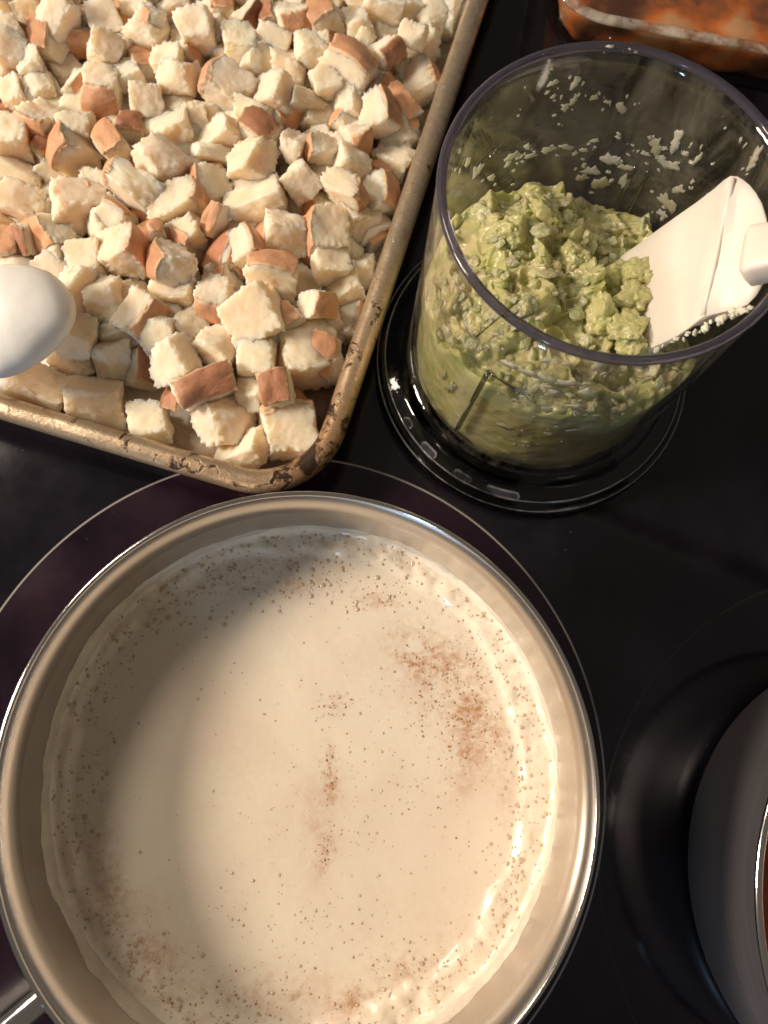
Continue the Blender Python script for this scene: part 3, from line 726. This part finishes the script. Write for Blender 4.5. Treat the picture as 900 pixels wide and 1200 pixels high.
# puree
pu = thing('vegetable_puree', 'chunky green celery and onion puree in the processor bowl', 'puree', (CX, CY, 1.8))
FRONT = math.atan2(-.88, -.48)
nr, na = 150, 320
rr = np.linspace(0.001, 1, nr) ** .9; th = np.arange(na) * 2 * np.pi / na
R0 = 5.22
Rg, Tg = np.meshgrid(rr * R0, th, indexing='ij'); P = np.stack([(Rg * np.cos(Tg)).ravel(), (Rg * np.sin(Tg)).ravel(), np.zeros(nr * na)], -1)
def ridge(P, f, s): return 1 - abs(vn(P, f, s))
CTRL = [(545, 225, 5.6), (560, 250, 6.3), (590, 215, 5.6), (625, 212, 5.4), (610, 290, 7.2), (650, 255, 6.6), (590, 330, 7.4), (690, 250, 5.2), (712, 275, 5.6), (730, 305, 5.8), (748, 330, 5.8), (740, 375, 6.4), (700, 360, 7.2), (655, 330, 7.4), (660, 390, 7.6), (720, 408, 6.8), (620, 380, 7.4),
        (700, 215, 2.6), (740, 262, 2.2), (775, 300, 2.2), (790, 350, 2.5), (800, 390, 2.8), (650, 190, 2.8), (760, 230, 2.0), (530, 330, 6.4), (500, 300, 5.6)]
CT = np.array([(*U(a, b, z), z - 1.8) for a, b, z in CTRL]); CT[:, 0] -= CX; CT[:, 1] -= CY
def puree_h(P):
    d2 = (P[:, None, 0] - CT[None, :, 0]) ** 2 + (P[:, None, 1] - CT[None, :, 1]) ** 2
    w_ = np.exp(-d2 / (2 * .75 ** 2)) + 1e-5 / (d2 + .5)
    h = (w_ * CT[None, :, 2]).sum(1) / w_.sum(1)
    lump = .85 * (ridge(P, .60, 3) - .55) + .42 * (ridge(P, 1.35, 7) - .5) + .24 * (ridge(P, 2.9, 11) - .5) + .09 * (ridge(P, 5.5, 5) - .5)
    return np.clip(h + lump, .1, 9)
Z = puree_h(P)
V = P.copy(); V[:, 2] = Z
V[:, 0] += .22 * fbm(V, 1.3, 2, 40) * (np.hypot(P[:, 0], P[:, 1]) < R0 * .93); V[:, 1] += .22 * fbm(V, 1.3, 2, 50) * (np.hypot(P[:, 0], P[:, 1]) < R0 * .93)
F = [(i * na + j, i * na + (j + 1) % na, (i + 1) * na + (j + 1) % na, (i + 1) * na + j) for i in range(nr - 1) for j in range(na)]
# skirt down the wall so that the mass shows through the side
last = (nr - 1) * na; k0 = len(V); sk = []
for s_ in range(1, 11):
    u = s_ / 10; e = V[last:last + na].copy(); zz = e[:, 2] * (1 - u); e[:, 2] = zz
    rr_ = R0 - .02 + .10 * np.clip(fbm(np.column_stack([e[:, 0], e[:, 1], zz]), .8, 3, 61), -1, .9); 
    e[:, 0] = rr_ * np.cos(th); e[:, 1] = rr_ * np.sin(th); sk.append(e)
V = np.vstack([V] + sk)
for s_ in range(10):
    a = last if s_ == 0 else k0 + (s_ - 1) * na; b = k0 + s_ * na
    F += [(a + j, a + (j + 1) % na, b + (j + 1) % na, b + j) for j in range(na)]
obj('puree_mass', V, F, M_PUREE, pu)
# loose chunks on top
def chunk_mesh(seed, mat, name, flat=.6, sub=3):
    import bmesh
    bm = bmesh.new(); bmesh.ops.create_icosphere(bm, subdivisions=sub, radius=1.0)
    P = np.array([v.co[:] for v in bm.verts]); F = [[v.index for v in f.verts] for f in bm.faces]; bm.free()
    r = np.random.default_rng(seed); off = r.uniform(0, 40, 3)
    P *= (1 + .35 * vn(P + off, 1.1, seed) + .22 * vn(P + off, 2.6, seed + 3))[:, None]; P[:, 2] *= flat
    P *= (1 + .16 * vn(P + off, 5.0, seed + 7) + .10 * (1 - 2 * abs(vn(P + off, 8.0, seed + 8))))[:, None]
    P[:, 0] = np.clip(P[:, 0], -.8, .85)
    return mesh_of(name, P / S * .01, F, mat, True)
CH = [chunk_mesh(500 + i, M_CHUNK, 'chunk', .38) for i in range(12)]
crnd = random.Random(21)
for i in range(330):
    a = crnd.random() * 2 * math.pi; r = R0 * math.sqrt(crnd.random()) * .95; x, y = r * math.cos(a), r * math.sin(a)
    h = float(puree_h(np.array([[x, y, 0.]]))[0])
    if h < 2.6: continue
    s_ = crnd.choice([.10, .12, .15, .18, .22, .28])
    o = bpy.data.objects.new('chunk', crnd.choice(CH)); COL.objects.link(o); o.parent = pu
    o.location = (x * S, y * S, (h + s_ * .2) * S); o.rotation_euler = (crnd.uniform(-.9, .9), crnd.uniform(-.9, .9), crnd.random() * 6.3); o.scale = (s_ * 1.25, s_, s_)
    v = crnd.uniform(.8, 1.15); o.color = (v * crnd.uniform(.9, 1.08), v, v * crnd.uniform(.8, 1.1), 1)
BIG = [chunk_mesh(700 + i, M_PUREE, 'puree_lump', .7, 5) for i in range(4)]
for i, (px, py, z, r) in enumerate(((750, 318, 7.7, .62), (744, 345, 7.8, .60), (738, 380, 7.8, .62), (742, 405, 7.6, .5), (722, 330, 7.1, .75), (715, 372, 7.5, .75), (640, 250, 7.0, .7), (600, 270, 7.2, .7), (668, 300, 7.3, .6), (690, 330, 7.3, .6))):
    x, y = U(px, py, z); o = bpy.data.objects.new('puree_lump', BIG[i % 4]); COL.objects.link(o); o.parent = pu
    o.location = ((x - CX) * S, (y - CY) * S, (z - 1.95) * S); o.rotation_euler = (.1 * i, .1 * i, 1.3 * i); o.scale = (r * 1.15, r * .95, r)
# flecks stuck to the wall
def fleck(px, py, w, h, far, R, seed):
    hit = cyl_hit(px, py, R, far)
    if not hit: return
    a0, z0 = hit; r = random.Random(seed); kk = r.randint(15, 22); pts = []; ph = r.random() * 6
    sz = FPX / float(np.linalg.norm(np.array([CX + R * math.cos(a0), CY + R * math.sin(a0), z0]) - CPOS))
    w, h = w / sz, h / sz * 1.5
    V, F = [], []
    for j in range(kk):
        q = 2 * math.pi * j / kk; e = (.72 + .22 * math.sin(2 * q + ph) + .14 * math.sin(5 * q + 2 * ph)) * r.uniform(.72, 1.12); pts.append((w / 2 * e * math.cos(q), h / 2 * e * math.sin(q)))
    s_ = -1 if far else 1; s_ = -1
    for lv, (sc, th_) in enumerate(((1, 0.0), (.95, .025), (.6, .04))):
        for (u, v) in pts:
            a = a0 + u * sc / R; rr2 = R + s_ * th_; V.append((rr2 * math.cos(a), rr2 * math.sin(a), z0 + v * sc - 1.8))
    V.append(((R + s_ * .08) * math.cos(a0), (R + s_ * .08) * math.sin(a0), z0 - 1.8)); V.append((R * math.cos(a0), R * math.sin(a0), z0 - 1.8))
    for lv in range(2):
        for j in range(kk): F.append((lv * kk + j, lv * kk + (j + 1) % kk, (lv + 1) * kk + (j + 1) % kk, (lv + 1) * kk + j))
    for j in range(kk): F.append((2 * kk + j, 2 * kk + (j + 1) % kk, 3 * kk)); F.append((j, 3 * kk + 1, (j + 1) % kk))
    o = obj('fleck', V, F, M_FLECK, pu, True); v = r.uniform(.85, 1.1); o.color = (v, v, v * r.uniform(.85, 1.05), 1)
BACK = [(648, 97, 16, 9), (674, 97, 14, 13), (641, 108, 8, 4), (648, 113, 10, 4), (672, 118, 10, 12), (696, 114, 9, 9), (712, 119, 10, 5), (728, 126, 16, 14), (662, 126, 16, 8), (668, 90, 6, 4), (744, 122, 4, 3), (745, 60, 8, 4), (715, 54, 10, 4),
        (618, 172, 10, 10), (600, 183, 22, 14), (622, 182, 18, 10), (640, 176, 18, 8), (664, 172, 20, 8), (595, 192, 14, 8), (716, 187, 28, 18), (733, 196, 22, 10), (692, 200, 20, 16), (704, 215, 24, 18), (732, 214, 14, 22), (682, 208, 16, 12),
        (769, 172, 20, 22), (793, 165, 18, 22), (776, 188, 24, 12), (803, 180, 10, 9), (818, 186, 8, 16), (788, 194, 20, 14), (757, 180, 12, 6), (766, 160, 6, 3), (795, 222, 16, 14), (782, 237, 28, 20), (776, 250, 16, 10), (885, 184, 14, 24), (880, 195, 10, 14),
        (560, 200, 22, 16), (548, 190, 14, 18), (576, 208, 16, 10), (835, 192, 4, 3), (742, 170, 4, 3), (690, 168, 5, 4), (655, 145, 4, 3), (607, 135, 4, 3), (850, 150, 4, 3), (830, 230, 8, 6)]
frnd = random.Random(5)
def spray(q, far, R, seed):
    x, y, w, h = q
    fleck(x, y, w, h, far, R, seed)
    for j in range(3 if w > 9 else 1):
        f = frnd.uniform(.18, .45); fleck(x + frnd.gauss(0, 1) * (w * .7 + 3), y + frnd.gauss(0, 1) * (h * .7 + 3), w * f, h * f, far, R, seed * 7 + j)
for i, q in enumerate(BACK): spray(q, True, 5.22, 900 + i)
FRONTF = [(546, 382, 12, 14), (552, 391, 8, 8), (532, 393, 10, 9), (530, 405, 8, 8), (588, 390, 8, 6), (571, 407, 9, 6), (560, 411, 10, 5), (597, 428, 30, 14), (618, 437, 34, 18), (640, 445, 40, 22), (665, 450, 34, 20), (690, 462, 30, 30), (676, 478, 34, 18), (650, 462, 26, 14),
          (700, 430, 20, 16), (757, 447, 14, 11), (800, 452, 12, 5), (640, 480, 26, 10), (645, 510, 20, 10), (700, 488, 16, 8), (528, 455, 16, 24), (520, 440, 10, 16), (605, 470, 14, 6), (520, 360, 10, 22), (500, 345, 6, 16), (530, 340, 8, 14), (590, 500, 30, 10), (620, 520, 20, 8), (672, 505, 24, 8)]
for i, q in enumerate(FRONTF): spray(q, False, 5.27, 1990 + i)

# ------------------------------------------------------------------ spatula
def spz(px): return 6.8 + (px - 735) / 165 * 5.9
spt = thing('spatula', 'cream white silicone spatula leaning in the processor bowl', 'spatula', U3(800, 320, 9))
so_ = np.array(spt.location) / S
upper = [(728, 300), (745, 288), (768, 271), (793, 253), (816, 237), (838, 220), (848, 211), (856, 206), (864, 206.5), (870, 210), (878, 216), (886, 226), (893, 238), (898, 254), (901, 275)]
lower = [(728, 412), (747, 414), (762, 408), (776, 402), (789, 396), (806, 385), (824, 371), (838, 368), (850, 365), (860, 362), (868, 360), (876, 357), (886, 347), (895, 333), (902, 310)]
rows = 13; k = len(upper); V = []; top = []
def ridge_x(v): return 859 + (824 - 859) * v
for i in range(k):
    for j in range(rows):
        v = j / (rows - 1); a, b = np.array(upper[i], float), np.array(lower[i], float); q = a + (b - a) * v
        z = spz(q[0]); dxr = q[0] - ridge_x(v)
        z += .42 * math.exp(-abs(dxr) / 40) + (.12 * math.exp(-(dxr / 5) ** 2)) - (.012 * max(dxr, 0)) - .10 * (2 * v - 1) ** 6
        top.append(np.array(U3(q[0], q[1], z)) - so_)
top = np.array(top); bot = top.copy(); bot[:, 2] -= .75
cen = top.mean(0); bot[:, :2] = cen[:2] + (bot[:, :2] - cen[:2]) * .985
V = np.vstack([top, bot]); K = k * rows; F = []
for i in range(k - 1):
    for j in range(rows - 1):
        a = i * rows + j; F.append((a, a + 1, a + rows + 1, a + rows)); F.append((K + a, K + a + rows, K + a + rows + 1, K + a + 1))
bd = [i * rows for i in range(k)] + [(k - 1) * rows + j for j in range(1, rows)] + [i * rows + rows - 1 for i in range(k - 2, -1, -1)] + [j for j in range(rows - 2, 0, -1)]
for i in range(len(bd)): a, b = bd[i], bd[(i + 1) % len(bd)]; F.append((a, b, b + K, a + K))
bl = obj('blade', V, F, M_SPAT, spt)
bv = bl.modifiers.new('soft', 'BEVEL'); bv.width = .0007; bv.segments = 2; bv.limit_method = 'ANGLE'; bv.angle_limit = math.radians(50)
V, F = tube([np.array(U3(824 + (859 - 824) * (1 - u) * 1.0, 369 - 160 * (1 - u), spz(824 + 35 * (1 - u)) + .42)) - so_ for u in np.linspace(0, 1, 8)], .085, 10); obj('ridge', V, F, M_SPAT, bl)
# socket and handle: squared bar running out over the bowl's rim
def bar(path, wds, hts, rnd_=.35):
    V = []; F = []; m_ = 20
    for i, p in enumerate(path):
        p = Vector(p); t_ = (Vector(path[min(i + 1, len(path) - 1)]) - Vector(path[max(i - 1, 0)])).normalized()
        a = t_.cross(Vector((0, 0, 1))).normalized(); b = a.cross(t_)
        for j in range(m_):
            q = 2 * math.pi * j / m_; c, s_ = math.cos(q), math.sin(q)
            V.append(tuple(p + a * wds[i] * math.copysign(abs(c) ** rnd_, c) + b * hts[i] * math.copysign(abs(s_) ** rnd_, s_)))
    for i in range(len(path) - 1):
        for j in range(m_): F.append((i * m_ + j, i * m_ + (j + 1) % m_, (i + 1) * m_ + (j + 1) % m_, (i + 1) * m_ + j))
    F.append(tuple(range(m_))[::-1]); F.append(tuple(range((len(path) - 1) * m_, len(path) * m_)))
    return V, F
def sp_pt(px, py, dz): return tuple(np.array(U3(px, py, spz(px) + dz)) - so_)
z0_ = spz(876) + .45
p0, p1, p2 = (tuple(np.array(U3(*q)) - so_) for q in ((874, 301, z0_), (890, 298, z0_ + .25), (912, 294, z0_ + .6)))
d_ = Vector(p2) - Vector(p0); d_.normalize()
V, F = bar([p0, tuple(Vector(p0) + d_ * .15), p1, p2, tuple(Vector(p2) + d_ * 1.2)], [.66, .82, .80, .76, .72], [.36, .50, .52, .50, .46]); obj('socket', V, F, M_SPAT, spt)
V, F = bar([tuple(Vector(p2) + d_ * 1.0 + Vector((d_.x, d_.y, .25)).normalized() * s_) for s_ in (0, 2, 6, 12, 18)], [.62, .6, .6, .75, .7], [.33, .33, .33, .4, .35], .6); obj('handle', V, F, M_SPAT, spt)

# ------------------------------------------------------------------ glass baking dish
DA = math.radians(-11); dx0, dy0 = 9.4, 31.2
dish = thing('baking_dish', 'clear glass baking dish of orange brown casserole behind the processor bowl', 'baking dish', (dx0, dy0, 0)); dish.rotation_euler = (0, 0, DA)
DO = densify(rrect(-.4, 30, .2, 20, 3.0, 16), .6)
def dsweep(prof, mat, name, closed=False, cap=False, parent=dish):
    V = []; F = []; k = len(DO)
    for d, z in prof: V.append(np.column_stack([inset(DO, d), np.full(k, z)]))
    V = np.concatenate(V)
    m_ = len(prof)
    for i in range(m_ if closed else m_ - 1):
        a, b = i * k, ((i + 1) % m_) * k
        F += [(a + j, a + (j + 1) % k, b + (j + 1) % k, b + j) for j in range(k)]
    if cap: F.append(tuple(range((m_ - 1) * k, m_ * k)))
    return obj(name, V, F, mat, parent)
dsweep([(1.2, .05), (.6, .1), (.25, .35), (.1, .9), (0, 1.8), (-.15, 2.6), (-.25, 3.0)], M_DISH, 'dish_wall')
dsweep([(-.3 + .28 * math.cos(a), 3.05 + .16 * math.sin(a)) for a in np.linspace(0, 2 * np.pi, 10, endpoint=False)], M_DISHRIM, 'rim', True)
cs = thing('casserole', 'orange brown casserole filling the clear glass baking dish', 'casserole', (dx0, dy0, 0)); cs.rotation_euler = (0, 0, DA)
cb = dsweep([(1.6, .15), (1.1, .2), (.85, .45), (.7, .9), (.62, 1.3), (.58, 1.6), (.6, 1.9), (.8, 2.1), (1.2, 2.2), (1.7, 2.25), (2.3, 2.25), (3, 2.3), (4, 2.3), (5, 2.3)], M_CASS, 'casserole_body', cap=True, parent=cs)
cv = np.array([v.co[:] for v in cb.data.vertices]) / S; cv[:, 2] += .22 * fbm(cv, 1.1, 3, 4); cv[:, 1] += .15 * fbm(cv, 1.4, 2, 9)
cb.data.vertices.foreach_set('co', (cv * S).ravel()); cb.data.update()

# ------------------------------------------------------------------ second pot
p2o = thing('stock_pot', 'brushed steel pot standing on the bare cooktop right of the saucepan'.replace(' right of', ' opposite'), 'pot', (21.4, -6.9, 0))
V, F = lathe([(.01, .03), (8.0, .03), (8.4, .15), (8.62, .5), (8.72, 1.2), (8.85, 4), (8.98, 6.4), (9.05, 6.7)], 160); obj('outer_wall', V, F, M_POT2, p2o)
V, F = lathe([(9.12 + .13 * math.cos(a), 6.8 + .10 * math.sin(a)) for a in np.linspace(0, 2 * np.pi, 12, endpoint=False)], 160, True); obj('rim', V, F, M_STEEL_RIM, p2o)
V, F = lathe([(9.0, 6.8), (8.85, 6.4), (8.75, 4), (8.6, 1), (8, .3), (.01, .3)], 160); obj('inner_wall', V, F, M_STEEL_IN, p2o)
V, F = disc(8.70, 3.4, 120); V = np.asarray(V); sa = obj('sauce', V, F, M_SAUCE, loc=(21.4, -6.9, 0)); tag(sa, 'red orange sauce inside the brushed steel pot', 'sauce')

# ------------------------------------------------------------------ crumbs and small residue
crm = chunk_mesh(888, M_CRUMB, 'crumb', .7); bpyV, bpyF = [], []
base = np.array([v.co[:] for v in chunk_mesh(889, M_CRUMB, 'crumb', .7).vertices]); bf = [tuple(p.vertices) for p in crm.polygons]
V, F = [], []
qr = random.Random(77)
for i in range(40):
    px, py = (qr.uniform(150, 330), qr.uniform(455, 545)) if i < 28 else (qr.uniform(350, 450), qr.uniform(300, 500))
    x, y = U(px, py, .25); a, b = pan_uv(x, y)
    if a > -6.0 or b < 9.0: continue
    r_ = qr.uniform(.03, .08); k = len(V); ca, sa = math.cos(i), math.sin(i)
    V += [(x + r_ * (p[0] * ca - p[1] * sa), y + r_ * (p[0] * sa + p[1] * ca), .24 + r_ * (.5 + p[2])) for p in base]
    F += [tuple(j + k for j in f) for f in bf]
o = obj('bread_crumbs', V, F, M_CRUMB); o['kind'] = 'stuff'; o['label'] = 'loose bread crumbs scattered on the bare pan floor'
M_RESID = simple('pale_residue', (.72, .68, .55), .4, sss=.3, ssss=.003)
resid = [chunk_mesh(930 + i, M_RESID, 'residue', .35) for i in range(4)]
for i in range(34):
    u = qr.random(); px = 770 + 110 * u + qr.uniform(-3, 3); py = 409 - 52 * u + qr.uniform(-2, 5)
    o = bpy.data.objects.new('residue', resid[i % 4]); COL.objects.link(o); o.parent = spt
    p = np.array(U3(px, py, spz(px) + .10)) - so_; r_ = qr.uniform(.05, .13)
    o.location = tuple(p * S); o.rotation_euler = (qr.random(), qr.random(), qr.random() * 6); o.scale = (r_, r_, r_)

V, F = [], []
for i in range(34):
    px, py = qr.choice(((60, 640, 40), (620, 640, 30), (740, 700, 70), (660, 620, 60), (30, 560, 40), (760, 860, 60)))[:2]; px += qr.gauss(0, 45); py += qr.gauss(0, 45)
    x, y = U(px, py, 0)
    if math.hypot(x - PX, y - PY) < 9.2 or math.hypot(x - CX, y - CY) < 7.1: continue
    dome(V, F, x, y, .006, qr.choice([.012, .016, .02, .035]), .3)
o = obj('cooktop_specks', V, F, simple('dry_speck', (.06, .05, .045), .6)); o['kind'] = 'stuff'; o['label'] = 'tiny dry specks scattered over the cooktop glass'
